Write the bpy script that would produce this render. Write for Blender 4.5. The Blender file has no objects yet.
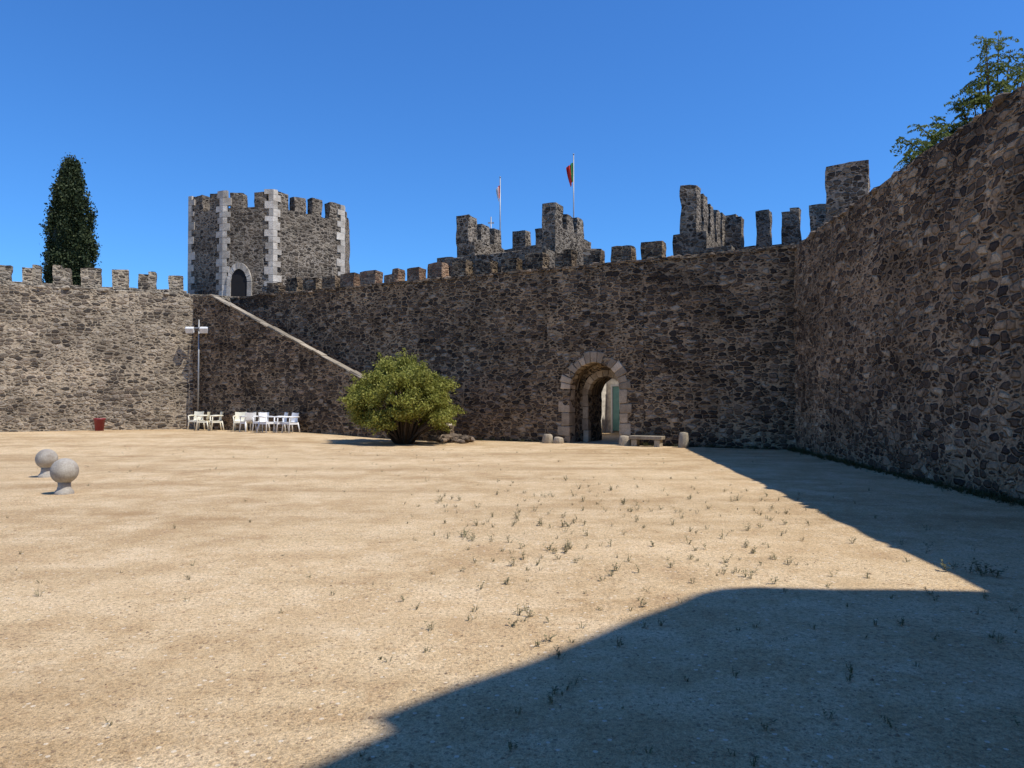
import bpy, math, random
import numpy as np
from mathutils import Vector, noise
random.seed(7); rng=np.random.default_rng(11)
scene=bpy.context.scene
COL=scene.collection

# ------------------------------------------------------------------ mesh builder
def nd(p,amp):
    if amp<=0: return p
    v=Vector(p)
    a=noise.noise_vector(v*1.3+Vector((3.1,7.7,1.3)))*amp + noise.noise_vector(v*4.3)*amp*0.6
    return (p[0]+a.x,p[1]+a.y,p[2]+a.z)
class MB:
    def __init__(s): s.v=[];s.f=[];s.uv=[];s.m=[];s.sm=[]
    def face(s,idx,uv,m=0,smooth=False):
        s.f.append(tuple(idx)); s.uv.extend(uv); s.m.append(m); s.sm.append(smooth)
    def grid(s,fn,nu,nv,uvfn,m=0,smooth=True):
        b=len(s.v)
        for j in range(nv+1):
            for i in range(nu+1): s.v.append(fn(i/nu,j/nv))
        for j in range(nv):
            for i in range(nu):
                q=[(i,j),(i+1,j),(i+1,j+1),(i,j+1)]
                s.face([b+y*(nu+1)+x for x,y in q],[uvfn(x/nu,y/nv) for x,y in q],m,smooth)
    def prism(s,poly,z0,ztop,cell=0.3,amp=0.03,m=0,capm=None):
        A=sum(poly[i][0]*poly[(i+1)%len(poly)][1]-poly[(i+1)%len(poly)][0]*poly[i][1] for i in range(len(poly)))
        if A<0: poly=poly[::-1]
        zf=ztop if callable(ztop) else (lambda x,y:ztop)
        u0=random.random()*50; cap=[]
        for k in range(len(poly)):
            a=poly[k]; b=poly[(k+1)%len(poly)]
            L=math.hypot(b[0]-a[0],b[1]-a[1]); nu=max(1,round(L/cell))
            H=max(zf(*a)-z0,zf(*b)-z0); nv=max(1,round(H/cell))
            def P(u,v,a=a,b=b):
                x=a[0]+(b[0]-a[0])*u; y=a[1]+(b[1]-a[1])*u
                return nd((x,y,z0+(zf(x,y)-z0)*v),amp)
            def UV(u,v,a=a,b=b,L=L,uu=u0):
                x=a[0]+(b[0]-a[0])*u; y=a[1]+(b[1]-a[1])*u
                return (uu+u*L, z0+(zf(x,y)-z0)*v)
            s.grid(P,nu,nv,UV,m)
            for i in range(nu):
                u=i/nu; cap.append((a[0]+(b[0]-a[0])*u,a[1]+(b[1]-a[1])*u))
            u0+=L
        b0=len(s.v)
        for x,y in cap: s.v.append(nd((x,y,zf(x,y)),amp))
        s.face(range(b0,b0+len(cap)),cap,m if capm is None else capm)
    def box(s,c,size,rz=0.0,m=0,rx=0.0,ry=0.0):
        from mathutils import Euler
        R=Euler((rx,ry,rz)).to_matrix(); b=len(s.v)
        for z in(-.5,.5):
            for x,y in((-.5,-.5),(.5,-.5),(.5,.5),(-.5,.5)):
                p=R@Vector((x*size[0],y*size[1],z*size[2]))+Vector(c); s.v.append(tuple(p))
        for q in((3,2,1,0),(4,5,6,7),(0,1,5,4),(1,2,6,5),(2,3,7,6),(3,0,4,7)):
            s.face([b+i for i in q],[(s.v[b+i][0]+s.v[b+i][1],s.v[b+i][2]) for i in q],m)
    def tube(s,pts,rad,n=8,m=0):
        b=len(s.v)
        pts=[Vector(p) for p in pts]
        for i,p in enumerate(pts):
            d=(pts[min(i+1,len(pts)-1)]-pts[max(i-1,0)]).normalized()
            a=d.orthogonal().normalized(); 
            if i>0:
                a=(pa-d*pa.dot(d)).normalized()
            pa=a; c=d.cross(a)
            for k in range(n):
                t=2*math.pi*k/n; s.v.append(tuple(p+(a*math.cos(t)+c*math.sin(t))*rad[i]))
        for i in range(len(pts)-1):
            for k in range(n):
                q=[b+i*n+k,b+i*n+(k+1)%n,b+(i+1)*n+(k+1)%n,b+(i+1)*n+k]
                s.face(q,[(k/n,i*.3),((k+1)/n,i*.3),((k+1)/n,(i+1)*.3),(k/n,(i+1)*.3)],m,True)
        s.face([b+(len(pts)-1)*n+k for k in range(n)],[(0,0)]*n,m)
        s.face([b+k for k in range(n)][::-1],[(0,0)]*n,m)
    def lathe(s,c,prof,n=32,m=0,amp=0):
        b=len(s.v)
        for r,z in prof:
            for k in range(n):
                t=2*math.pi*k/n; s.v.append(nd((c[0]+r*math.cos(t),c[1]+r*math.sin(t),c[2]+z),amp))
        for i in range(len(prof)-1):
            for k in range(n):
                q=[b+i*n+k,b+i*n+(k+1)%n,b+(i+1)*n+(k+1)%n,b+(i+1)*n+k]
                s.face(q,[(k/n,prof[i][1]),((k+1)/n,prof[i][1]),((k+1)/n,prof[i+1][1]),(k/n,prof[i+1][1])],m,True)
        s.face([b+(len(prof)-1)*n+k for k in range(n)],[(0,0)]*n,m)
    def make(s,name,mats,parent=None,bevel=0):
        me=bpy.data.meshes.new(name); me.from_pydata(s.v,[],s.f)
        uvl=me.uv_layers.new(name="UVMap")
        uvl.data.foreach_set("uv",np.array(s.uv,dtype=np.float32).ravel())
        me.polygons.foreach_set("material_index",s.m); me.polygons.foreach_set("use_smooth",s.sm)
        for mt in mats: me.materials.append(mt)
        me.update()
        o=bpy.data.objects.new(name,me); COL.objects.link(o)
        if parent: o.parent=parent
        if bevel:
            bv=o.modifiers.new("bevel",'BEVEL'); bv.width=bevel; bv.segments=2; bv.limit_method='ANGLE'
        return o
def empty(name,loc=(0,0,0)):
    e=bpy.data.objects.new(name,None); COL.objects.link(e); e.empty_display_size=.2; return e
def rock(mb,c,r,sq=.6,m=0,n=8):
    s=len(mb.v); seed=random.random()*50; uv0=(random.random()*40,random.random()*40)
    for i in range(6):
        ph=math.pi*i/5
        for k in range(n):
            t=2*math.pi*k/n; p=Vector((math.sin(ph)*math.cos(t),math.sin(ph)*math.sin(t),math.cos(ph)))
            q=1+.4*noise.noise(p*1.4+Vector((seed,0,0)))
            mb.v.append((c[0]+p.x*r*q,c[1]+p.y*r*q,c[2]+p.z*r*sq*q))
    for i in range(5):
        for k in range(n):
            mb.face([s+i*n+k,s+(i+1)*n+k,s+(i+1)*n+(k+1)%n,s+i*n+(k+1)%n],[(uv0[0]+k*.02,uv0[1]+i*.02)]*4,m)

# ------------------------------------------------------------------ materials
def newmat(name):
    m=bpy.data.materials.new(name); m.use_nodes=True; nt=m.node_tree
    b=nt.nodes["Principled BSDF"]; b.inputs["Roughness"].default_value=.9
    b.inputs["Specular IOR Level"].default_value=.15
    return m,nt,b
def N(nt,t,**kw):
    n=nt.nodes.new(t)
    for k,v in kw.items():
        if k.startswith('i_'):
            n.inputs[k[2:].replace('_',' ')].default_value=v
        else: setattr(n,k,v)
    return n
def ramp(nt,src,stops,interp='LINEAR'):
    r=nt.nodes.new('ShaderNodeValToRGB'); r.color_ramp.interpolation=interp
    e=r.color_ramp.elements
    while len(e)<len(stops): e.new(.5)
    for i,(p,c) in enumerate(stops):
        e[i].position=p; e[i].color=(c,c,c,1) if not hasattr(c,'__len__') else (*c,1)
    nt.links.new(src,r.inputs[0]); return r.outputs[0]
def mixc(nt,f,a,b,mode='MIX'):
    m=nt.nodes.new('ShaderNodeMix'); m.data_type='RGBA'; m.blend_type=mode
    for i,x in((0,f),(6,a),(7,b)):
        if hasattr(x,'is_linked') : nt.links.new(x,m.inputs[i])
        elif i==0: m.inputs[0].default_value=x
        else: m.inputs[i].default_value=(*x,1)
    return m.outputs[2]
def math_(nt,op,a,b=None):
    m=nt.nodes.new('ShaderNodeMath'); m.operation=op
    for i,x in((0,a),(1,b)):
        if x is None: continue
        if hasattr(x,'is_linked'): nt.links.new(x,m.inputs[i])
        else: m.inputs[i].default_value=x
    return m.outputs[0]

def stone_mat(name,cols,mortar,mortar2,su=4.4,sv=7.0,mw=(.05,.13),bump=.06,patch=.45,seed=0,rnd=.62,dark=.5):
    m,nt,b=newmat(name); L=nt.links
    uv=N(nt,'ShaderNodeUVMap'); mp=N(nt,'ShaderNodeMapping'); L.new(uv.outputs[0],mp.inputs[0])
    mp.inputs['Scale'].default_value=(su,sv,1); mp.inputs['Location'].default_value=(seed*3.3,seed*1.7,0)
    fine=N(nt,'ShaderNodeTexNoise',i_Scale=15.0,i_Detail=3.0,i_Roughness=.65); L.new(uv.outputs[0],fine.inputs['Vector'])
    n1=N(nt,'ShaderNodeTexNoise',i_Scale=.5,i_Detail=2.0); L.new(mp.outputs[0],n1.inputs['Vector'])
    sub=N(nt,'ShaderNodeVectorMath',operation='SUBTRACT'); L.new(n1.outputs['Color'],sub.inputs[0]); sub.inputs[1].default_value=(.5,.5,.5)
    sc=N(nt,'ShaderNodeVectorMath',operation='MULTIPLY'); L.new(sub.outputs[0],sc.inputs[0]); sc.inputs[1].default_value=(1.6,.8,0)
    ad=N(nt,'ShaderNodeVectorMath',operation='ADD'); L.new(mp.outputs[0],ad.inputs[0]); L.new(sc.outputs[0],ad.inputs[1])
    sb2=N(nt,'ShaderNodeVectorMath',operation='SUBTRACT'); L.new(fine.outputs['Color'],sb2.inputs[0]); sb2.inputs[1].default_value=(.5,.5,.5)
    sc2=N(nt,'ShaderNodeVectorMath',operation='SCALE'); L.new(sb2.outputs[0],sc2.inputs[0]); sc2.inputs['Scale'].default_value=.33
    ad2=N(nt,'ShaderNodeVectorMath',operation='ADD'); L.new(ad.outputs[0],ad2.inputs[0]); L.new(sc2.outputs[0],ad2.inputs[1])
    def vor(scale,feat,r=.8):
        v=N(nt,'ShaderNodeTexVoronoi',voronoi_dimensions='2D',feature=feat); v.inputs['Scale'].default_value=scale
        v.inputs['Randomness'].default_value=r; L.new(ad2.outputs[0],v.inputs['Vector']); return v
    vc=vor(1.0,'F1'); ve=vor(1.0,'DISTANCE_TO_EDGE'); vc2=vor(2.0,'F1')
    sep=N(nt,'ShaderNodeSeparateColor'); L.new(vc.outputs['Color'],sep.inputs[0])
    sep2=N(nt,'ShaderNodeSeparateColor'); L.new(vc2.outputs['Color'],sep2.inputs[0])
    big=N(nt,'ShaderNodeTexNoise',i_Scale=.4,i_Detail=4.0,i_Roughness=.65); L.new(uv.outputs[0],big.inputs['Vector'])
    n=len(cols)
    c1=ramp(nt,sep.outputs[0],[(i/n,c) for i,c in enumerate(cols)],'CONSTANT')
    c2=ramp(nt,sep2.outputs[0],[(i/n,c) for i,c in enumerate(cols[::-1])],'CONSTANT')
    small=math_(nt,'GREATER_THAN',sep.outputs[1],.6)
    stone=mixc(nt,small,c1,c2)
    stone=mixc(nt,1.0,stone,ramp(nt,fine.outputs[0],[(.25,.55),(.75,1.4)]),'MULTIPLY')
    eb=math_(nt,'MINIMUM',ve.outputs[0],math_(nt,'SUBTRACT',rnd,vc.outputs['Distance']))
    es=math_(nt,'MULTIPLY',math_(nt,'SUBTRACT',.58,vc2.outputs['Distance']),.6)
    em=N(nt,'ShaderNodeMix'); L.new(small,em.inputs[0]); L.new(eb,em.inputs[2]); L.new(math_(nt,'MINIMUM',eb,es),em.inputs[3])
    shift=math_(nt,'MULTIPLY',math_(nt,'SUBTRACT',big.outputs[0],.5),patch)
    e=math_(nt,'SUBTRACT',em.outputs[0],shift)
    mask=ramp(nt,e,[(mw[0],0.0),(mw[1],1.0)])
    mor=mixc(nt,ramp(nt,big.outputs['Color'],[(.35,0.0),(.65,1.0)]),mortar,mortar2)
    chip=math_(nt,'MULTIPLY',math_(nt,'LESS_THAN',vc2.outputs['Distance'],.3),math_(nt,'GREATER_THAN',sep2.outputs[1],.5))
    mor=mixc(nt,math_(nt,'MULTIPLY',chip,.75),mor,cols[0])
    mor=mixc(nt,1.0,mor,ramp(nt,fine.outputs[0],[(.3,.6),(.7,1.25)]),'MULTIPLY')
    col=mixc(nt,mask,mor,stone)
    st=N(nt,'ShaderNodeTexNoise',i_Scale=.6,i_Detail=5.0,i_Roughness=.72); L.new(uv.outputs[0],st.inputs['Vector'])
    col=mixc(nt,1.0,col,ramp(nt,st.outputs[0],[(.34,(dark,dark*.98,dark*.96)),(.50,(.92,.91,.89)),(.66,(1.3,1.26,1.2))]),'MULTIPLY')
    L.new(col,b.inputs['Base Color']); b.inputs['Roughness'].default_value=.95; b.inputs["Specular IOR Level"].default_value=.05
    h=ramp(nt,e,[(0.0,0.0),(mw[1]+.14,1.0)],'EASE')
    hh=math_(nt,'ADD',math_(nt,'MULTIPLY',h,math_(nt,'ADD',math_(nt,'MULTIPLY',sep.outputs[2],.9),.5)),math_(nt,'MULTIPLY',fine.outputs[0],.5))
    bp=N(nt,'ShaderNodeBump'); bp.inputs['Strength'].default_value=1.0; bp.inputs['Distance'].default_value=bump
    L.new(hh,bp.inputs['Height']); L.new(bp.outputs[0],b.inputs['Normal'])
    return m
browns=[(.155,.11,.075),(.085,.063,.048),(.24,.17,.11),(.12,.087,.062),(.31,.23,.155),(.058,.046,.039),(.19,.14,.10),(.43,.335,.23),(.105,.076,.055),(.27,.195,.13)]
backs=[(.12,.09,.066),(.066,.052,.042),(.17,.127,.09),(.095,.073,.056),(.24,.182,.133),(.046,.039,.034),(.14,.107,.078),(.35,.285,.21),(.08,.064,.05)]
greys=[(.19,.155,.12),(.11,.092,.075),(.26,.21,.16),(.15,.125,.10),(.31,.265,.21),(.085,.073,.062),(.23,.19,.145),(.40,.34,.26)]
M_right=stone_mat("rubble_brown",browns,(.38,.28,.18),(.27,.19,.12),3.5,6.8,(.03,.08),.06,.30,1,.66,.5)
M_back=stone_mat("rubble_back",backs,(.37,.285,.185),(.25,.185,.12),3.7,6.8,(.04,.09),.06,.32,2,.64,.48)
M_left=stone_mat("rubble_left",greys+[(.42,.36,.28)],(.48,.40,.29),(.40,.33,.235),3.5,6.4,(.06,.13),.06,.40,3,.62,.58)
M_tower=stone_mat("rubble_tower",[tuple(.66*x for x in c) for c in greys],(.35,.305,.245),(.24,.20,.155),4.0,6.0,(.05,.11),.05,.28,4,.62,.6)

def plain_stone(name,c1,c2,scale=2.5,bump=.02,isl=(.72,1.12)):
    m,nt,b=newmat(name); L=nt.links
    tc=N(nt,'ShaderNodeTexCoord')
    a=N(nt,'ShaderNodeTexNoise',i_Scale=scale,i_Detail=6.0,i_Roughness=.65); L.new(tc.outputs['Object'],a.inputs['Vector'])
    f=N(nt,'ShaderNodeTexNoise',i_Scale=scale*14,i_Detail=4.0); L.new(tc.outputs['Object'],f.inputs['Vector'])
    c=mixc(nt,ramp(nt,a.outputs[0],[(.35,0.),(.65,1.)]),c1,c2)
    c=mixc(nt,1.0,c,ramp(nt,f.outputs[0],[(.3,.75),(.7,1.15)]),'MULTIPLY')
    g=N(nt,'ShaderNodeNewGeometry')
    c=mixc(nt,1.0,c,ramp(nt,g.outputs['Random Per Island'],[(0.,isl[0]),(1.,isl[1])]),'MULTIPLY')
    L.new(c,b.inputs['Base Color'])
    bp=N(nt,'ShaderNodeBump'); bp.inputs['Distance'].default_value=bump; L.new(math_(nt,'ADD',f.outputs[0],a.outputs[0]),bp.inputs['Height']); L.new(bp.outputs[0],b.inputs['Normal'])
    return m
M_lime=plain_stone("limestone_blocks",(.56,.45,.32),(.36,.275,.185),2.5,.02,(.55,1.2))
M_cope=plain_stone("coping_stone",(.46,.39,.29),(.30,.25,.18),2.5,.02,(.6,1.1))
M_white=plain_stone("white_marble_blocks",(.70,.64,.54),(.46,.40,.32),2.5,.02,(.6,1.15))
M_ball=plain_stone("granite_ball",(.48,.44,.37),(.32,.28,.23),5,.01,(1,1))
M_rock=plain_stone("rock",(.24,.18,.125),(.13,.10,.075),3,.03,(.5,1.5))
def simple(name,c,rough=.5,metal=0,var=.12):
    m,nt,b=newmat(name); tc=N(nt,'ShaderNodeTexCoord')
    a=N(nt,'ShaderNodeTexNoise',i_Scale=6.0,i_Detail=5.0); nt.links.new(tc.outputs['Object'],a.inputs['Vector'])
    nt.links.new(mixc(nt,1.0,c,ramp(nt,a.outputs[0],[(.3,1-var),(.7,1+var)]),'MULTIPLY'),b.inputs['Base Color'])
    b.inputs['Roughness'].default_value=rough; b.inputs['Metallic'].default_value=metal
    b.inputs["Specular IOR Level"].default_value=.4
    return m
M_dark=simple("painted_interior_shade",(.015,.013,.012),.9)  # near-black colour stands in for the shade inside the tower door
M_wplast=simple("white_plastic",(.78,.77,.74),.4,0,.05)
M_cream=simple("cream_plastic",(.80,.75,.58),.4,0,.05)
M_metal=simple("grey_metal",(.32,.32,.31),.5,.6)
M_lampw=simple("lamp_white",(.68,.68,.66),.4)
M_red=simple("red_plastic",(.22,.03,.035),.45)
M_flagr=simple("flag_red",(.55,.03,.025),.8); M_flagg=simple("flag_green",(.02,.19,.05),.8); M_flagy=simple("flag_yellow",(.75,.5,.03),.8)
M_plaster=simple("plaster",(.62,.56,.47),.9,0,.3)
M_tile=simple("roof_tile",(.42,.16,.08),.9,0,.35)
M_glass=simple("green_glass",(.16,.36,.34),.12,0,.1)
M_bark=plain_stone("bark",(.14,.10,.07),(.08,.06,.045),6,.03)

def leafmat(name,stops,trans=.3):
    m,nt,b=newmat(name); L=nt.links
    g=N(nt,'ShaderNodeNewGeometry'); tc=N(nt,'ShaderNodeTexCoord')
    a=N(nt,'ShaderNodeTexNoise',i_Scale=1.6,i_Detail=3.0); L.new(tc.outputs['Object'],a.inputs['Vector'])
    f=math_(nt,'ADD',math_(nt,'MULTIPLY',g.outputs['Random Per Island'],.55),math_(nt,'MULTIPLY',a.outputs[0],.5))
    c=ramp(nt,f,stops); L.new(c,b.inputs['Base Color']); b.inputs['Roughness'].default_value=.6
    tr=N(nt,'ShaderNodeBsdfTranslucent'); L.new(c,tr.inputs[0])
    mx=N(nt,'ShaderNodeMixShader'); mx.inputs[0].default_value=trans
    L.new(b.outputs[0],mx.inputs[1]); L.new(tr.outputs[0],mx.inputs[2]); L.new(mx.outputs[0],nt.nodes['Material Output'].inputs[0])
    return m
M_bush=leafmat("bush_leaves",[(.15,(.12,.13,.025)),(.5,(.27,.28,.055)),(.85,(.42,.40,.11))],.35)
M_cyp=leafmat("cypress_leaves",[(.15,(.014,.022,.010)),(.5,(.032,.048,.018)),(.85,(.075,.09,.035))],.08)
M_tree=leafmat("tree_leaves",[(.15,(.07,.10,.025)),(.5,(.13,.17,.045)),(.85,(.21,.25,.08))],.4)
M_weed=leafmat("weed_leaves",[(.15,(.08,.085,.04)),(.5,(.14,.14,.07)),(.85,(.26,.23,.12))],.2)
M_moss=leafmat("base_weeds",[(.15,(.035,.04,.015)),(.5,(.07,.08,.03)),(.85,(.15,.135,.06))],.2)

# ------------------------------------------------------------------ ground
def sm(t): t=max(0,min(1,t)); return t*t*(3-2*t)
def gz(x,y):
    return .2*sm((y-20)/10)*sm((-x-3)/7)
def ground_mat():
    m,nt,b=newmat("sandy_gravel"); L=nt.links
    tc=N(nt,'ShaderNodeTexCoord'); V=tc.outputs['Object']
    def noi(s,d=5.,r=.6,vec=None):
        a=N(nt,'ShaderNodeTexNoise',i_Scale=s,i_Detail=d,i_Roughness=r); L.new(vec or V,a.inputs['Vector']); return a.outputs[0]
    mp=N(nt,'ShaderNodeMapping'); L.new(V,mp.inputs[0]); mp.inputs['Scale'].default_value=(.09,.5,1); mp.inputs['Rotation'].default_value=(0,0,.45)
    a=noi(.25,6.,.65); c=noi(1.1,6.,.75); f=noi(34.,3.,.8); f2=noi(120.,2.,.7); g=noi(6.,5.,.8); tr=noi(1.,4.,.65,mp.outputs[0])
    col=mixc(nt,ramp(nt,a,[(.38,0.),(.62,1.)]),(.68,.50,.285),(.55,.38,.20))
    col=mixc(nt,ramp(nt,c,[(.46,0.),(.64,1.)]),col,(.74,.56,.34))
    col=mixc(nt,ramp(nt,c,[(.30,.7),(.46,0.)]),col,(.44,.28,.145))
    col=mixc(nt,ramp(nt,g,[(.52,0.),(.70,.7)]),col,(.45,.285,.14))
    col=mixc(nt,1.0,col,ramp(nt,tr,[(.36,(.80,.76,.71)),(.50,(1.,1.,1.)),(.64,(1.06,1.06,1.07))]),'MULTIPLY')
    col=mixc(nt,1.0,col,ramp(nt,f,[(.28,.50),(.5,1.0),(.75,1.28)]),'MULTIPLY')
    col=mixc(nt,1.0,col,ramp(nt,f2,[(.3,.62),(.7,1.22)]),'MULTIPLY')
    v=N(nt,'ShaderNodeTexVoronoi'); v.inputs['Scale'].default_value=24.; L.new(V,v.inputs['Vector'])
    s=N(nt,'ShaderNodeSeparateColor'); L.new(v.outputs['Color'],s.inputs[0])
    spot=math_(nt,'MULTIPLY',math_(nt,'LESS_THAN',v.outputs['Distance'],.28),math_(nt,'GREATER_THAN',s.outputs[0],.82))
    col=mixc(nt,math_(nt,'MULTIPLY',spot,.65),col,(.20,.13,.08))
    spot2=math_(nt,'MULTIPLY',math_(nt,'LESS_THAN',v.outputs['Distance'],.3),math_(nt,'LESS_THAN',s.outputs[0],.1))
    col=mixc(nt,math_(nt,'MULTIPLY',spot2,.6),col,(.80,.70,.54))
    L.new(col,b.inputs['Base Color'])
    h=math_(nt,'ADD',math_(nt,'MULTIPLY',f,.8),math_(nt,'ADD',math_(nt,'MULTIPLY',f2,.25),math_(nt,'MULTIPLY',g,.7)))
    bp=N(nt,'ShaderNodeBump'); bp.inputs['Strength'].default_value=1.0; bp.inputs['Distance'].default_value=.024
    L.new(h,bp.inputs['Height']); L.new(bp.outputs[0],b.inputs['Normal'])
    return m
g=MB()
xs=sorted(set([-900,-400,-200,-100,-60]+list(np.arange(-45,30,.5))+[30,60,100,200,400,900]))
ys=sorted(set([-900,-400,-200,-100,-50]+list(np.arange(-20,60,.5))+[60,100,200,400,900]))
def gh(x,y):
    w=1 if abs(x)<46 and -20<y<60 else 0
    return gz(x,y)+w*(noise.noise(Vector((x*.2,y*.2,0)))*.016+noise.noise(Vector((x*.7,y*.7,3)))*.004)
for y in ys:
    for x in xs: g.v.append((float(x),float(y),gh(x,y)))
nx=len(xs)
for j in range(len(ys)-1):
    for i in range(nx-1):
        g.face([j*nx+i,j*nx+i+1,(j+1)*nx+i+1,(j+1)*nx+i],[(xs[i],ys[j])]*4,0,True)
g.make("ground",[ground_mat()])

# ------------------------------------------------------------------ wall frames
Cx,Cy=8.87,23.2
def W(s,d): return (Cx-.882*s+.471*d, Cy+.471*s+.882*d)      # back wall local frame
def rect(F,s0,s1,d0,d1): return [F(s0,d0),F(s1,d0),F(s1,d1),F(s0,d1)]
rv=Vector((.0942,.9956))
def R(s,d): return (Cx-rv.x*s+rv.y*d, Cy-rv.y*s-rv.x*d)      # right wall: s toward camera, d outward
def Lw(s,d): return (-14.85-.916*s-.401*d, 34.4-.401*s+.916*d)   # left wall
def merlons(mb,F,s0,s1,d0,d1,zb,zt,pitch=1.2,wd=.8,m=0):
    s=s0
    while s+wd<=s1+.01:
        w=wd+random.uniform(-.12,.08); top=zt+random.uniform(-.08,.08)
        mm=m(s) if callable(m) else m
        if random.random()<.28:     # weathered merlon: one shoulder has lost its top course
            cut=w*random.uniform(.3,.6); lo=top-random.uniform(.1,.24)
            if random.random()<.5:
                mb.prism(rect(F,s,s+cut,d0,d1),zb-.1,lo,.2,.05,mm); mb.prism(rect(F,s+cut,s+w,d0,d1),zb-.1,top,.2,.06,mm)
            else:
                mb.prism(rect(F,s,s+cut,d0,d1),zb-.1,top,.2,.06,mm); mb.prism(rect(F,s+cut,s+w,d0,d1),zb-.1,lo,.2,.05,mm)
        else:
            mb.prism(rect(F,s,s+w,d0+random.uniform(-.02,.02),d1),zb-.1,top,.2,.06,mm)
        s+=pitch+random.uniform(-.05,.05)
def edge_stones(mb,F,s0,s1,z,m):
    s=s0
    while s<s1:
        if random.random()<.75:
            x,y=F(s,random.uniform(.04,.2)); rock(mb,(x,y,z+random.uniform(-.06,.01)),random.uniform(.08,.19),.5,m)
        s+=random.uniform(.12,.4)

# right wall
w=MB(); w.prism(rect(R,-2.0,52,0,2.3),-.3,6.38,.28,.07); edge_stones(w,R,0,20,6.38,1); w.make("castle_wall",[M_right,M_rock])

# arch block helper
def arch_wall(mb,F,S0,S1,s0,s1,spring,d0,d1,ztop,m=0,amp=.02):
    r=(s1-s0)/2; c=(s0+s1)/2
    def zb(s): 
        q=r*r-(s-c)**2
        return spring+math.sqrt(max(q,0))
    cols=[S0+(s0-S0)*i/4 for i in range(4)]
    n=20
    arc=[c-r*math.cos(math.pi*i/n) for i in range(n+1)]
    segs=[(cols+[s0],False),(arc,True),([s1+(S1-s1)*i/4 for i in range(5)],False)]
    for lst,isarc in segs:
        for a,b in zip(lst[:-1],lst[1:]):
            za,zb_=(zb(a),zb(b)) if isarc else (-.2,-.2)
            for d,flip in((d0,0),(d1,1)):
                def P(u,v,a=a,b=b,za=za,zb_=zb_,d=d):
                    s=a+(b-a)*u; z0=za+(zb_-za)*u; x,y=F(s,d); return nd((x,y,z0+(ztop-z0)*v),amp)
                mb.grid(P,1,14,lambda u,v,a=a,b=b,za=za,zb_=zb_:(a+(b-a)*u,(za+(zb_-za)*u)*(1-v)+ztop*v),m)
            if isarc:
                mb.grid(lambda u,v,a=a,b=b,za=za,zb_=zb_:nd((*F(a+(b-a)*u,d0+(d1-d0)*v),za+(zb_-za)*u),amp),1,4,
                    lambda u,v,a=a,b=b:(a*1.3+(b-a)*u,(d1-d0)*v),m)
    for a,b in((S0,S1),):
        mb.grid(lambda u,v:nd((*F(a+(b-a)*u,d0+(d1-d0)*v),ztop),amp),10,4,lambda u,v:(a+(b-a)*u,(d1-d0)*v),m)
    for s in(s0,s1):
        mb.grid(lambda u,v:nd((*F(s,d0+(d1-d0)*u),-.2+(spring+.2)*v),amp),4,10,lambda u,v:((d1-d0)*u+s,v*spring),m)

# back wall
w=MB(); A=.05
w.prism(rect(W,8.6,29.0,0,2.3),-.3,6.38,.28,A)
w.prism(rect(W,-.3,4.9,0,2.3),-.3,6.38,.28,A)
arch_wall(w,W,4.9,8.6,5.78,7.69,1.95,0,.95,6.38,0,A)
arch_wall(w,W,4.9,8.6,5.95,7.35,1.75,.95,2.3,6.37,0,A)
w.prism(rect(W,4.5,26.0,1.75,2.3),6.3,6.72,.28,A)
merlons(w,W,4.75,25.9,1.75,2.3,6.72,7.38,m=lambda s:2 if 13.5<s<20 else 0)
w.prism(rect(W,-.2,26.5,-.03,.3),6.34,6.43,.22,.05,0)
edge_stones(w,W,0,25,6.41,1)
w.make("castle_wall",[M_back,M_rock,stone_mat("rubble_reddish",[(.28,.17,.115),(.19,.12,.085),(.37,.25,.17),(.22,.145,.10)],(.42,.33,.23),(.33,.22,.145),4.2,6.5,(.05,.1),.04,.3,7)])

# left wall
w=MB(); w.prism(rect(Lw,-2.6,34,0,2.3),-.3,6.48,.28,.05)
w.prism(rect(Lw,.3,34,1.75,2.3),6.4,6.85,.28,.05)
merlons(w,Lw,.45,33,1.75,2.3,6.85,7.64,1.2,.76)
edge_stones(w,Lw,0,14,6.48,1)
w.make("castle_wall",[M_left,M_cope])

# stair against the back wall
st=empty("stone_staircase")
w=MB()
def zs(x,y):
    s=-( (x-Cx)*.882)+(y-Cy)*.471
    return min(6.35,max(.3,2.7+(s-16.8)*.443))
w.prism(rect(W,12,25.1,-1.3,-1.0),-.3,zs,.28,.03)
w.prism(rect(W,25.1,27.5,-1.3,-1.0),-.3,6.37,.28,.03)
w.prism(rect(W,25.1,27.5,-1.0,.02),-.3,5.6,.28,.03)
w.make("parapet_body",[M_back],st)
w=MB(); s=12.0
while s<25:
    z=max(.15,2.7+(s-16.8)*.443-.55); w.prism(rect(W,s,s+.38,-1.0,.0),-.3,z,.4,.0); s+=.385
w.make("steps",[M_lime],st)
w=MB(); s=12.0
while s<25.0:
    l=random.uniform(.4,.8); e=min(s+l,25.1); hh=random.uniform(.035,.075)
    w.prism(rect(W,s+.01,e-.01,-1.34,-.96),-.3,lambda x,y:zs(x,y)+hh,.5,.02)
    s=e
for i,v in enumerate(w.v):
    top=zs(v[0],v[1])
    if v[2]<top-.1: w.v[i]=(v[0],v[1],top-.01)
w.make("coping",[M_cope],st)

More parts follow.
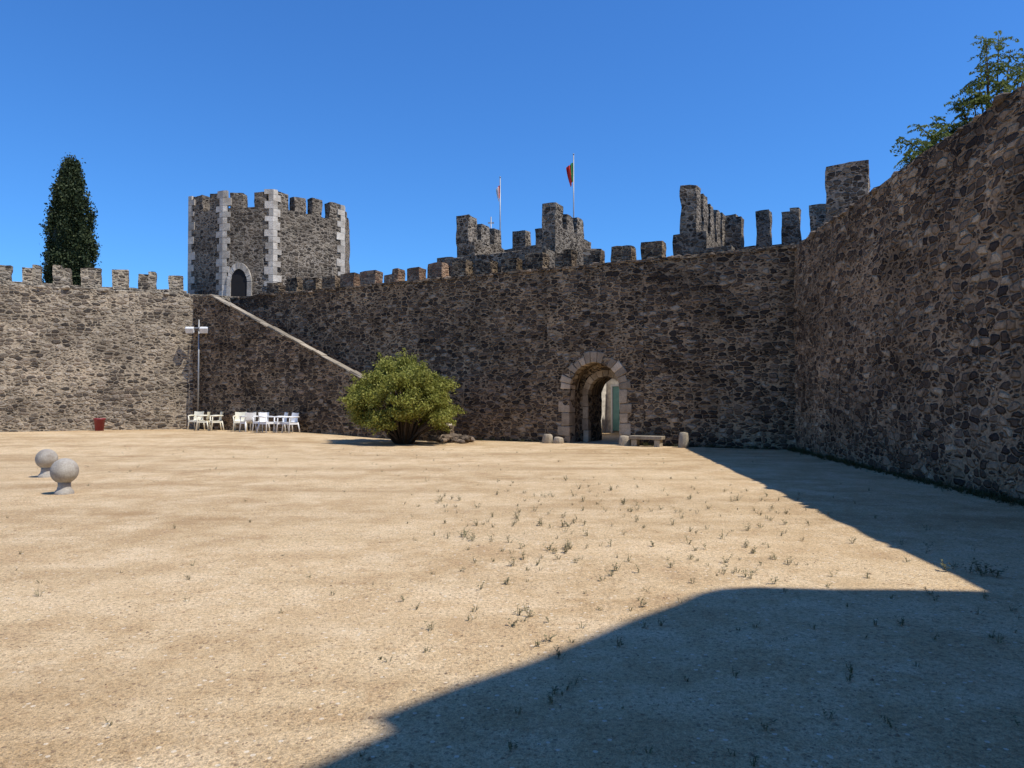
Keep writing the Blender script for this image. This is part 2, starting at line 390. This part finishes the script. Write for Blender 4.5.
# gate arch surround
ga=empty("stone_archway")
def wedge(mb,F,quad,d0,d1,m=0):
    cs=sum(q[0] for q in quad)/4; cz=sum(q[1] for q in quad)/4
    quad=[(cs+(q[0]-cs)*.97+random.uniform(-.015,.015),cz+(q[1]-cz)*.97+random.uniform(-.015,.015)) for q in quad]
    b=len(mb.v); j=random.uniform(-.02,.02)
    for d in(d0+j,d1):
        for s,z in quad: x,y=F(s,d); mb.v.append((x,y,z))
    for q in((0,1,2,3),(7,6,5,4),(0,4,5,1),(1,5,6,2),(2,6,7,3),(3,7,4,0)):
        mb.face([b+i for i in q],[(mb.v[b+i][0],mb.v[b+i][2]) for i in q],m)
w=MB(); c=(5.78+7.69)/2; r=.955
for side in(-1,1):
    z=-.05; k=0
    while z<1.93:
        h=min(random.uniform(.28,.5),1.95-z); 
        if 1.95-(z+h)<.15: h=1.95-z
        wd=random.uniform(.42,.55) if k%2 else random.uniform(.22,.34)
        a=c+side*(r-.02); bb=c+side*(r+wd)
        wedge(w,W,[(a,z),(bb,z),(bb,z+h),(a,z+h)],-.03,.5); z+=h; k+=1
nv=15
for i in range(nv):
    t0=math.pi*i/nv; t1=math.pi*(i+1)/nv; ro=r+random.uniform(.26,.44); ri=r-.02
    wedge(w,W,[(c+ri*math.cos(t0),1.95+ri*math.sin(t0)),(c+ro*math.cos(t0),1.95+ro*math.sin(t0)),(c+ro*math.cos(t1),1.95+ro*math.sin(t1)),(c+ri*math.cos(t1),1.95+ri*math.sin(t1))],-.03,.5)
w.make("voussoirs",[M_lime],ga,.03)
w=MB(); c2=6.65; r2=.70
for i in range(11):
    t0=math.pi*i/11; t1=math.pi*(i+1)/11; ro=r2+.24; ri=r2-.015
    wedge(w,W,[(c2+ri*math.cos(t0),1.75+ri*math.sin(t0)),(c2+ro*math.cos(t0),1.75+ro*math.sin(t0)),(c2+ro*math.cos(t1),1.75+ro*math.sin(t1)),(c2+ri*math.cos(t1),1.75+ri*math.sin(t1))],.90,1.2)
for side in(-1,1):
    for k in range(4):
        a=c2+side*(r2-.015); bb=c2+side*(r2+(.24 if k%2 else .2)); z=k*.4375
        wedge(w,W,[(a,z),(bb,z),(bb,z+.4375),(a,z+.4375)],.90,1.2)
w.make("inner_arch",[M_lime],ga,.02)

# ------------------------------------------------------------------ gate towers behind the wall
def utower(s0,s1,dn,df,zt,zpar,ztop,pw,ms,mp=1.2):
    w=MB()
    w.prism(rect(W,s0,s1,2.32,df),-.3,zt,.4,.05)
    for a,b in((s0,s0+.6),(s1-.6,s1)):
        w.prism(rect(W,a,b,dn,df-.01),zt-.1,zpar,.3,.05)
        d=dn+1.1
        while d+.6<df:
            w.prism(rect(W,a,b,d,d+.75),zpar-.1,ztop-.05+random.uniform(-.12,.08),.2,.06); d+=1.15
    w.prism(rect(W,s0+.6,s1-.6,df-.6,df),zt-.1,zpar,.3,.05)
    merlons(w,W,ms,s1-.5,df-.6,df,zpar,ztop,mp,.72)
    w.prism(rect(W,s1-.6,s1+.02,dn-.02,dn+.7),zt-.1,ztop+.08,.2,.06)
    w.prism(rect(W,s0-pw,s0+.62,dn-.02,dn+.7),zt-.1,ztop+.1,.2,.06)
    return w
w=utower(9.75,14.6,3.3,7.2,7.7,8.85,9.7,.0,10.6,1.15)
w.prism(rect(W,14.6,15.4,2.9,4.2),-.3,7.9,.3,.05)
w.prism(rect(W,13.2,14.0,2.5,3.2),7.6,8.35,.3,.05)
w.make("gate_tower",[M_tower])
w=utower(-1.25,4.55,3.6,9.2,6.9,8.25,9.75,.75,-.35,1.16)
w.prism(rect(W,3.3,4.5,2.35,3.3),6.2,7.7,.3,.06)
w.prism(rect(W,2.4,3.3,2.35,3.0),6.2,7.1,.3,.06)
w.make("gate_tower",[M_tower])
# gatehouse court beyond the passage
e=empty("gatehouse_front")
w=MB(); w.prism(rect(W,4.62,10.4,8.6,9.2),-.3,4.6,.4,.03); w.prism(rect(W,9.55,9.74,4.2,8.58),-.3,3.6,.4,.02); w.make("wall",[M_plaster],e)  # side wall added to catch sun and brighten the view through the arch
w=MB(); w.prism(rect(W,8.45,9.2,8.52,8.58),.1,2.2,1,.0); w.make("glass_door",[M_glass],e)
w=MB()
for a,b,z0,z1 in((8.37,8.45,.0,2.28),(9.2,9.28,.0,2.28),(8.8,8.85,.1,2.2),(8.45,9.2,2.2,2.28)):
    w.prism(rect(W,a,b,8.48,8.59),z0,z1,3,.0)
w.make("door_frame",[M_wplast],e)

# ------------------------------------------------------------------ polygonal tower
T=[(-16.8,38.3),(-14.6,37.2),(-12.0,37.0),(-9.16,40.1),(-9.6,43.6),(-13.0,45.6),(-16.6,43.4)]
te=empty("castle_tower")
w=MB(); w.prism(T,-.3,11.25,.3,.05)
def edgeF(a,b):
    d=Vector((b[0]-a[0],b[1]-a[1])); L=d.length; d/=L; n=Vector((-d.y,d.x))
    return (lambda s,t:(a[0]+d.x*s+n.x*t,a[1]+d.y*s+n.y*t)),L
for i in range(len(T)):
    a=T[i]; b=T[(i+1)%len(T)]; F,Le=edgeF(a,b)
    nm=max(2,round(Le/1.15)); p=Le/nm
    for k in range(nm):
        s=(k+.5)*p-.34+random.uniform(-.04,.04)
        w.prism(rect(F,s,s+.68+random.uniform(-.08,.06),0.02,.5),11.1,12.1+random.uniform(-.12,.08),.2,.06)
w.make("tower_walls",[M_tower],te)
w=MB()
for i in (0,1,2,3):
    p=Vector(T[i]); a=Vector(T[i-1]); b=Vector(T[(i+1)%len(T)])
    da=(a-p).normalized(); db=(b-p).normalized(); ctr=Vector((-13,41))
    na=Vector((-da.y,da.x)); na=na if na.dot(p-ctr)>0 else -na
    nb=Vector((-db.y,db.x)); nb=nb if nb.dot(p-ctr)>0 else -nb
    z=6.2;k=0
    bis=(na+nb).normalized(); oc=.04/max(.3,bis.dot(na))
    while z<12.0:
        h=min(random.uniform(.24,.42),12.15-z)
        la,lb=(random.uniform(.36,.48),.22) if k%2 else (.22,random.uniform(.36,.48))
        po=p+bis*oc; pi=p-bis*.2
        poly=[tuple(po),tuple(p+da*la+na*.04),tuple(p+da*la-na*.12),tuple(pi),tuple(p+db*lb-nb*.12),tuple(p+db*lb+nb*.04)]
        w.prism(poly,z,z+h-.012,.6,.012); z+=h;k+=1
w.make("quoins",[M_white],te,.015)
F,Le=edgeF(T[1],T[2])
w=MB(); c=.9; hw=.42; z0=6.4
def parch(r,n=8):
    out=[(c-hw*r/.42,z0),(c-hw*r/.42,z0+1.1)]
    for i in range(1,n+1):
        t=i/n; out.append((c-r*math.cos(t*math.pi/2), z0+1.1+r*1.5*math.sin(t*math.pi/2)**1.15))
    return out
left=parch(.42); outl=parch(.64)
for sgn in(1,-1):
    for i in range(len(left)-1):
        q=[left[i],outl[i],outl[i+1],left[i+1]]
        q=[(c+(s-c)*sgn,z) for s,z in q]
        wedge(w,F,q,-.13,.1)
w.make("door_surround",[M_white],te)
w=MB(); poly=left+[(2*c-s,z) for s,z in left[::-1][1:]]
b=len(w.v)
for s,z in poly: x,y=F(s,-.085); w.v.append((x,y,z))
w.face(range(len(poly)),[(0,0)]*len(poly)); w.make("doorway_shade_panel",[M_dark],te)  # flat dark panel instead of a recess; its shade is painted

# ------------------------------------------------------------------ keep behind the viewer (casts the foreground shadow)
K=[(13,3.1),(8.6,3.3),(8.0,3.33),(7.7,3.28),(7.45,3.1),(7.2,2.82),(5.25,.75),(5.36,.62),(5.04,.25),(4.0,-1.2),(1.3,-4.8),(1.3,-13),(13,-13)]
w=MB(); w.prism(K,-.3,12,.6,.05); w.prism([(3,-18),(13,-18),(13,-8.6),(3,-8.6)],11.8,38,1.2,.05); w.make("castle_keep",[M_right])  # upper block added out of view to keep sky light off the foreground

# ------------------------------------------------------------------ village house behind
e=empty("village_house")
w=MB(); w.box((-10.5,62,4.5),(10,7,9.0)); w.make("walls",[M_plaster],e)
w=MB()
for sx in(-1,1):
    n=26
    w.grid(lambda u,v:(-15.8+10.6*u,62+sx*(4.0*(1-v)),9.0+2.3*v+.07*math.sin(u*n*2*math.pi)),n*6,2,lambda u,v:(u,v))
w.make("tile_roof",[M_tile],e)

# ------------------------------------------------------------------ foliage helpers
def leaves(name,C,size,mat,parent=None,aspect=.5,up=0.0):
    n=len(C); 
    d=rng.normal(size=(n,3)); d[:,2]+=up; d/=np.linalg.norm(d,axis=1)[:,None]
    t=rng.normal(size=(n,3)); t-= (t*d).sum(1)[:,None]*d; t/=np.linalg.norm(t,axis=1)[:,None]
    s=(size*rng.uniform(.6,1.3,n))[:,None]
    V=np.stack([C-d*s,C+t*s*aspect,C+d*s,C-t*s*aspect],1).reshape(-1,3)
    F=np.arange(4*n).reshape(-1,4)
    me=bpy.data.meshes.new(name); me.from_pydata(V.tolist(),[],F.tolist()); me.materials.append(mat); me.update()
    o=bpy.data.objects.new(name,me); COL.objects.link(o)
    if parent: o.parent=parent
    return o
# bush
bx,by=-3.85,26.3
be=empty("bush")
pts=[];w=MB()
for i in range(270):
    th=rng.uniform(0,2*math.pi); ph=math.acos(rng.uniform(-.66,1)); 
    nn=noise.noise(Vector((math.cos(th)*math.sin(ph)*1.7+4,math.sin(th)*math.sin(ph)*1.7,math.cos(ph)*1.7)))
    rr=rng.uniform(.68,.98)*(1+.34*nn)
    c=np.array([bx-.05+1.72*rr*math.sin(ph)*math.cos(th),by+1.6*rr*math.sin(ph)*math.sin(th),1.5+1.36*rr*math.cos(ph)])
    if c[2]<.4: continue
    if i%3==0:
        w.tube([(bx+.25*math.cos(th),by+.2*math.sin(th),0),(bx+(c[0]-bx)*.45,by+(c[1]-by)*.45,c[2]*.5),tuple(c)],[.06,.035,.01],5)
    r=rng.uniform(.12,.30); k=int(290*r/.25)
    pts.append(c+rng.normal(size=(k,3))*r*.55*np.array([1,1,.7]))
    if i%3==0:
        dirv=(c-np.array([bx,by,1.2])); dirv/=np.linalg.norm(dirv)
        pts.append(c+dirv*rng.uniform(.1,.45,(60,1))+rng.normal(size=(60,3))*.05)
P=np.concatenate(pts); leaves("leaves",P,.046,M_bush,be)
w.make("stems",[M_bark],be)
w=MB()
for i in range(34):
    x=random.uniform(-3.0,-1.5); y=26.9+random.uniform(-.5,.9)+(-x-2)*.1
    rock(w,(x,y,.05+random.random()*.16),random.uniform(.08,.24))
w.make("rock_pile",[M_rock])

# cypress
ce=empty("cypress_tree"); cx,cy=-25.2,42.0
def cypR(t): return 1.2*(min(1,(1.0-t)*3.2)**.6)*(.78+.22*min(1,t*2.2))
w=MB(); w.tube([(cx,cy,0),(cx,cy,8),(cx+.1,cy,15)],[.35,.25,.04],8,0); w.make("trunk",[M_bark],ce)
w=MB(); w.lathe((cx,cy,2),[(.01,0)]+[(cypR(t)*.70,13.1*t) for t in np.linspace(.02,.97,30)],16,0,.12); w.make("inner_foliage",[M_cyp],ce)
pts=[]
for i in range(850):
    z=rng.uniform(2,14.8); t=(z-2)/13.1
    th=rng.uniform(0,6.283)
    lump=1+.40*noise.noise(Vector((math.cos(th)*1.5,math.sin(th)*1.5,z*.9)))+.08*rng.normal()
    rr=cypR(t)*rng.uniform(.72,.96)*lump
    k=80; c=np.array([cx+rr*math.cos(th),cy+rr*math.sin(th),z])
    pts.append(c+rng.normal(size=(k,3))*np.array([.11,.11,.28]))
pts.append(np.array([[cx,cy,14.9]])+rng.normal(size=(260,3))*np.array([.2,.2,.28]))
leaves("foliage",np.concatenate(pts),.085,M_cyp,ce,.5,1.0)

# tree over right wall
tr=empty("ailanthus_tree")
w=MB(); lp=[]
base=Vector((11.6,17.6,0)); tp=Vector((11.4,17.4,6.6))
w.tube([base,(11.7,17.5,3.5),tp],[.16,.13,.09],8)
tips=[(8.85,16.6,7.15),(9.0,16.9,7.6),(9.35,16.5,7.05),(9.45,17.0,7.9),(9.8,16.8,7.7),(9.9,17.2,8.15),(10.35,17,8.6),(10.3,17.1,7.9),(10.8,17,9.1),(10.7,17.3,8.2),
      (11.1,17.2,9.7),(11.3,16.9,8.9),(11.5,17.3,10.2),(11.9,17.1,9.4),(12.3,17.2,10.3),(12.5,17.4,9.3),(11.9,17.6,8.4),(12.9,17,9.6),(11.2,17.4,7.8),(10.6,16.8,7.4),(11.0,17.0,10.0),(12.2,16.8,8.7),(9.9,16.6,7.2),(13.2,17.5,8.4),(9.3,16.8,7.3),(9.6,16.9,7.5),(10.1,17,7.6),
      (10.9,16.9,8.6),(11.2,17.1,8.4),(11.5,17,9.1),(10.5,17.1,8.3),(11.0,17.3,9.2),(11.7,17.2,9.8),(10.6,17,8.9)]
for t in tips:
    t=Vector(t); mid=tp.lerp(t,.5)+Vector((0,0,-.12))
    w.tube([tp-Vector((0,0,random.random())),mid,t],[.04,.022,.008],5)
    for f in range(17):
        o=mid.lerp(t,random.uniform(.55,1.0)); th=random.uniform(0,6.28); el=random.uniform(-.35,.9)
        d=Vector((math.cos(th)*math.cos(el),math.sin(th)*math.cos(el),math.sin(el))); Lf=random.uniform(.2,.42)
        side=d.cross(Vector((0,0,1))).normalized()
        for k in range(9):
            u=(k+1)/9; q=o+d*Lf*u-Vector((0,0,.15*u*u))
            for sg in(-1,1): lp.append(tuple(q+side*sg*.04))
leaves("leaves",np.array(lp),.044,M_tree,tr,.45)
w.make("branches",[M_bark],tr)

# ------------------------------------------------------------------ weeds & gravel
def blade_plants(name,centers,hmin,hmax,mat,nb=(3,6)):
    V=[];Fc=[]
    for (x,y,sc) in centers:
        z=gh(x,y); n=random.randint(*nb)
        for k in range(n):
            th=random.uniform(0,6.28); h=random.uniform(hmin,hmax)*sc; lean=random.uniform(.05,.9)
            dx,dy=math.cos(th),math.sin(th); wd=.0018+.007*h
            b=len(V); ox=x+dx*.012; oy=y+dy*.012
            V+= [(ox-dy*wd,oy+dx*wd,z),(ox+dy*wd,oy-dx*wd,z),(ox+dx*lean*h*.5+dy*wd,oy+dy*lean*h*.5-dx*wd,z+h*.6),(ox+dx*lean*h*.5-dy*wd,oy+dy*lean*h*.5+dx*wd,z+h*.6),(ox+dx*lean*h,oy+dy*lean*h,z+h)]
            Fc+=[(b,b+1,b+2,b+3),(b+3,b+2,b+4)]
            for q in range(7):
                u=random.uniform(.15,1); px=ox+dx*lean*h*u; py=oy+dy*lean*h*u; pz=z+h*u; t2=random.uniform(0,6.28); l=random.uniform(.006,.015)*sc
                b=len(V); ex,ey=math.cos(t2),math.sin(t2)
                V+=[(px,py,pz),(px+ex*l-ey*l*.45,py+ey*l+ex*l*.45,pz+l*.5),(px+ex*l*2,py+ey*l*2,pz+l*.6),(px+ex*l+ey*l*.45,py+ey*l-ex*l*.45,pz+l*.2)]
                Fc.append((b,b+1,b+2,b+3))
    me=bpy.data.meshes.new(name); me.from_pydata(V,[],Fc); me.materials.append(mat); me.update()
    o=bpy.data.objects.new(name,me); COL.objects.link(o)
cs=[]
for i in range(160):
    cs.append((random.gauss(1.7,1.6),random.gauss(9.6,2.2),random.uniform(.4,1.2)))
for i in range(16):
    gx,gy=random.gauss(1.3,1.8),random.gauss(8.5,2.3)
    for k in range(random.randint(3,9)): cs.append((gx+random.gauss(0,.22),gy+random.gauss(0,.14),random.uniform(.3,1.1)))
for i in range(90): cs.append((random.uniform(-1.0,4.5),random.uniform(3.0,7.5),random.uniform(.3,.9)))
for i in range(260): cs.append((random.uniform(-14,7),random.uniform(3.2,24),random.uniform(.2,.65)))
for i in range(8): cs.append((4.15+random.uniform(-.12,.2),6.8+random.uniform(-.15,.2),random.uniform(1.0,1.7)))
cs=[c for c in cs if c[1]>2.6]
blade_plants("weeds",cs,.03,.10,M_weed)
cs=[]
for i in range(1300):
    s=random.uniform(0,19); x,y=R(s,-abs(random.gauss(0,.13))-.03); cs.append((x,y,random.uniform(.3,1.8)*(.6+.8*abs(noise.noise(Vector((s,0,0)))))))
for i in range(300):
    s=random.uniform(0,12); x,y=W(s,-abs(random.gauss(0,.1))-.03); 
    if 5.6<s<7.8: continue
    cs.append((x,y,random.uniform(.3,1.4)))
blade_plants("grass_strip",cs,.03,.11,M_moss,(4,8))
V=[];Fc=[]
for i in range(12000):
    y=2.6+11*random.random()**1.6; x=random.uniform(-.78,.78)*y; r=random.uniform(.002,.007)*(1 if random.random()<.975 else 2.2)
    z=gh(x,y); b=len(V); th=random.random()*3
    for k in range(5):
        t=th+k*1.2566; q=r*random.uniform(.7,1.2); V.append((x+q*math.cos(t),y+q*math.sin(t),z+r*.1))
    V.append((x+r*.1,y,z+r*.8))
    for k in range(5): Fc.append((b+k,b+(k+1)%5,b+5))
me=bpy.data.meshes.new("gravel"); me.from_pydata(V,[],Fc); me.materials.append(plain_stone("pebbles",(.52,.40,.26),(.28,.18,.11),3,.001,(.5,1.3))); me.update()
COL.objects.link(bpy.data.objects.new("gravel",me))

# ------------------------------------------------------------------ stone balls
for (x,y,r) in((-7.55,12.5,.215),(-9.55,15.2,.205)):
    w=MB(); prof=[(.0,-.05),(.15,-.05),(.155,.0),(.145,.04),(.11,.08),(.095,.14),(.10,.19)]
    a0=math.asin(.10/r); cz=.19+r*math.cos(a0)
    for i in range(15):
        t=a0+(math.pi-a0)*i/14; prof.append((max(.001,r*math.sin(t)),cz-r*math.cos(t)))
    w.lathe((x,y,gh(x,y)),prof,36,0,.006); w.make("stone_ball",[M_ball])

# ------------------------------------------------------------------ stone seats and blocks by the gate
x,y=W(4.64,-.5); w=MB(); a=-.49
w.box((x,y,.30),(1.15,.42,.12),a)
for k in(-.4,.4): w.box((x+k*math.cos(a),y+k*math.sin(a),.11),(.2,.34,.25),a)
w.make("stone_bench",[M_cope],None,.02)
for s,d,r,h in((8.35,-.45,.2,.34),(7.95,-.4,.17,.26),(3.4,-.45,.17,.5),(5.45,-.35,.21,.36)):
    x,y=W(s,d); w=MB(); w.lathe((x,y,-.02),[(.0,0),(r,0),(r*1.02,h*.3),(r*.95,h*.8),(r*.8,h),(.001,h+.01)],9,0,.06); w.make("stone_block",[M_cope],None,.015)

# ------------------------------------------------------------------ chairs
def chair(x,y,rz,mat):
    w=MB(); z0=gh(x,y); c,s=math.cos(rz),math.sin(rz)
    def T_(p): return (x+p[0]*c-p[1]*s,y+p[0]*s+p[1]*c,z0+p[2])
    prof=[(-.22,.44),(-.1,.43),(.08,.42),(.18,.44),(.22,.52),(.25,.66),(.28,.82)]
    for off in(0,.018):
        w.grid(lambda u,v:T_(((u-.5)*.48,prof[round(v*6)][0]+(off if v>.6 else 0)+.05*(abs(u-.5)*2)**2*(-1 if v>.6 else 0),prof[round(v*6)][1]-(off if v<=.6 else 0)+.02*(abs(u-.5)*2)**2)),6,6,lambda u,v:(u,v))
    w.box(T_((0,-.215,.40)),(.46,.03,.08),rz); w.box(T_((-.22,0,.39)),(.03,.4,.08),rz); w.box(T_((.22,0,.39)),(.03,.4,.08),rz)
    for sx in(-1,1):
        w.tube([T_((sx*.25,-.24,0)),T_((sx*.22,-.2,.43)),T_((sx*.25,-.2,.64))],[.026,.03,.026],6)
        w.tube([T_((sx*.25,.28,0)),T_((sx*.22,.2,.43))],[.026,.03],6)
        w.tube([T_((sx*.25,-.22,.64)),T_((sx*.25,.0,.66)),T_((sx*.23,.25,.66))],[.03,.032,.026],6)
    w.make("plastic_chair",[mat])
for s,d,rz,mt in((25.2,-1.9,.3,M_cream),(24.55,-2.05,-.9,M_cream),(23.9,-1.9,-.5,M_cream),(22.4,-1.9,.7,M_cream),(21.7,-2.1,-1.8,M_wplast),(21.15,-1.9,.2,M_wplast),(20.5,-2.2,1.6,M_wplast),(20.0,-1.9,-.5,M_wplast),(19.4,-1.95,-.2,M_wplast)):
    chair(*W(s,d),rz-.49,mt)

# floodlight pole in the corner by the stair
fp=empty("floodlight_pole"); px,py=-14.42,34.0; z0=gh(px,py)
w=MB(); w.tube([(px,py,z0-.05),(px,py,5.25)],[.04,.035],10); w.box((px-.05,py-.05,4.87),(1.0,.05,.05),.1)
w.make("pole",[M_metal],fp)
w=MB()
for dx in(-.36,.3): w.box((px+dx,py-.14,4.76),(.36,.2,.26),.1,0,.5)
w.make("floodlights",[M_lampw],fp,.02)
x,y=-18.0,32.3
w=MB(); w.lathe((x,y,gh(x,y)-.01),[(.001,0),(.17,0),(.22,.48),(.245,.49),(.245,.56),(.21,.56),(.2,.5),(.001,.47)],20); w.make("planter",[M_red])

# flags
def flag(name,x,y,zb,zt,fz,fh,fw,mats):
    e=empty(name)
    w=MB(); w.tube([(x,y,zb),(x,y,zt)],[.04,.025],8); w.lathe((x,y,zt),[(.001,-.02),(.05,.02),(.001,.07)],8); w.make("pole",[M_metal],e)
    w=MB()
    def P(u,v): return (x-.03-fw*u*(.35+.65*v)+.03*math.sin(9*u+3*v),y+.12*math.sin(14*u+2*v)*u,fz-fh*(1-v)-.5*u*(1-.2*v)*fh*.7)
    nu=16
    w.grid(P,nu,10,lambda u,v:(u,v))
    for i,f in enumerate(w.f):
        col=i%nu; row=i//nu
        w.m[i]=0 if col<6 else 1
        if 5<=col<=7 and 4<=row<=6: w.m[i]=2
    w.make("cloth",mats,e)
flag("portuguese_flag",3.1,37,7.5,13.9,13.5,.9,.34,[M_flagg,M_flagr,M_flagy])
flag("municipal_flag",-.6,37.2,7.5,12.8,12.4,.6,.16,[M_flagr,M_wplast,M_flagr])
e=MB(); e.tube([(-1.05,36.8,8.5),(-1.05,36.8,10.7)],[.03,.03],6); e.box((-1.05,36.8,10.4),(.3,.05,.06)); e.make("iron_cross",[M_metal])

# ------------------------------------------------------------------ light, sky, camera
el=math.radians(61); h=Vector((.896,-.445)).normalized()
S=Vector((h.x*math.cos(el),h.y*math.cos(el),math.sin(el)))
sl=bpy.data.lights.new("sun",'SUN'); sl.energy=4.9; sl.angle=math.radians(.53); sl.color=(1.0,.955,.89)
so=bpy.data.objects.new("sun",sl); COL.objects.link(so); so.rotation_euler=S.to_track_quat('Z','Y').to_euler()
wd=bpy.data.worlds.new("World"); scene.world=wd; wd.use_nodes=True; nt=wd.node_tree
sky=nt.nodes.new('ShaderNodeTexSky'); sky.sky_type='NISHITA'; sky.sun_disc=False; sky.sun_elevation=el; sky.sun_rotation=math.atan2(h.x,h.y)
sky.air_density=1.15; sky.dust_density=.1; sky.ozone_density=2.2; sky.altitude=100
mx=nt.nodes.new('ShaderNodeMix'); mx.data_type='RGBA'; mx.blend_type='MULTIPLY'; mx.inputs[0].default_value=1
nt.links.new(sky.outputs[0],mx.inputs[6]); mx.inputs[7].default_value=(.36,.80,1.38,1)
bg=nt.nodes['Background']; bg.inputs[1].default_value=.125
nt.links.new(mx.outputs[2],bg.inputs[0])
cam=bpy.data.cameras.new("camera"); cam.lens=26.0; cam.sensor_width=36; cam.clip_end=3000; cam.clip_start=.05
co=bpy.data.objects.new("camera",cam); COL.objects.link(co); co.location=(0,0,1.6); co.rotation_euler=(math.radians(90+1.16),0,0)
scene.camera=co
scene.view_settings.view_transform='Standard'; scene.view_settings.look='None'; scene.view_settings.exposure=0
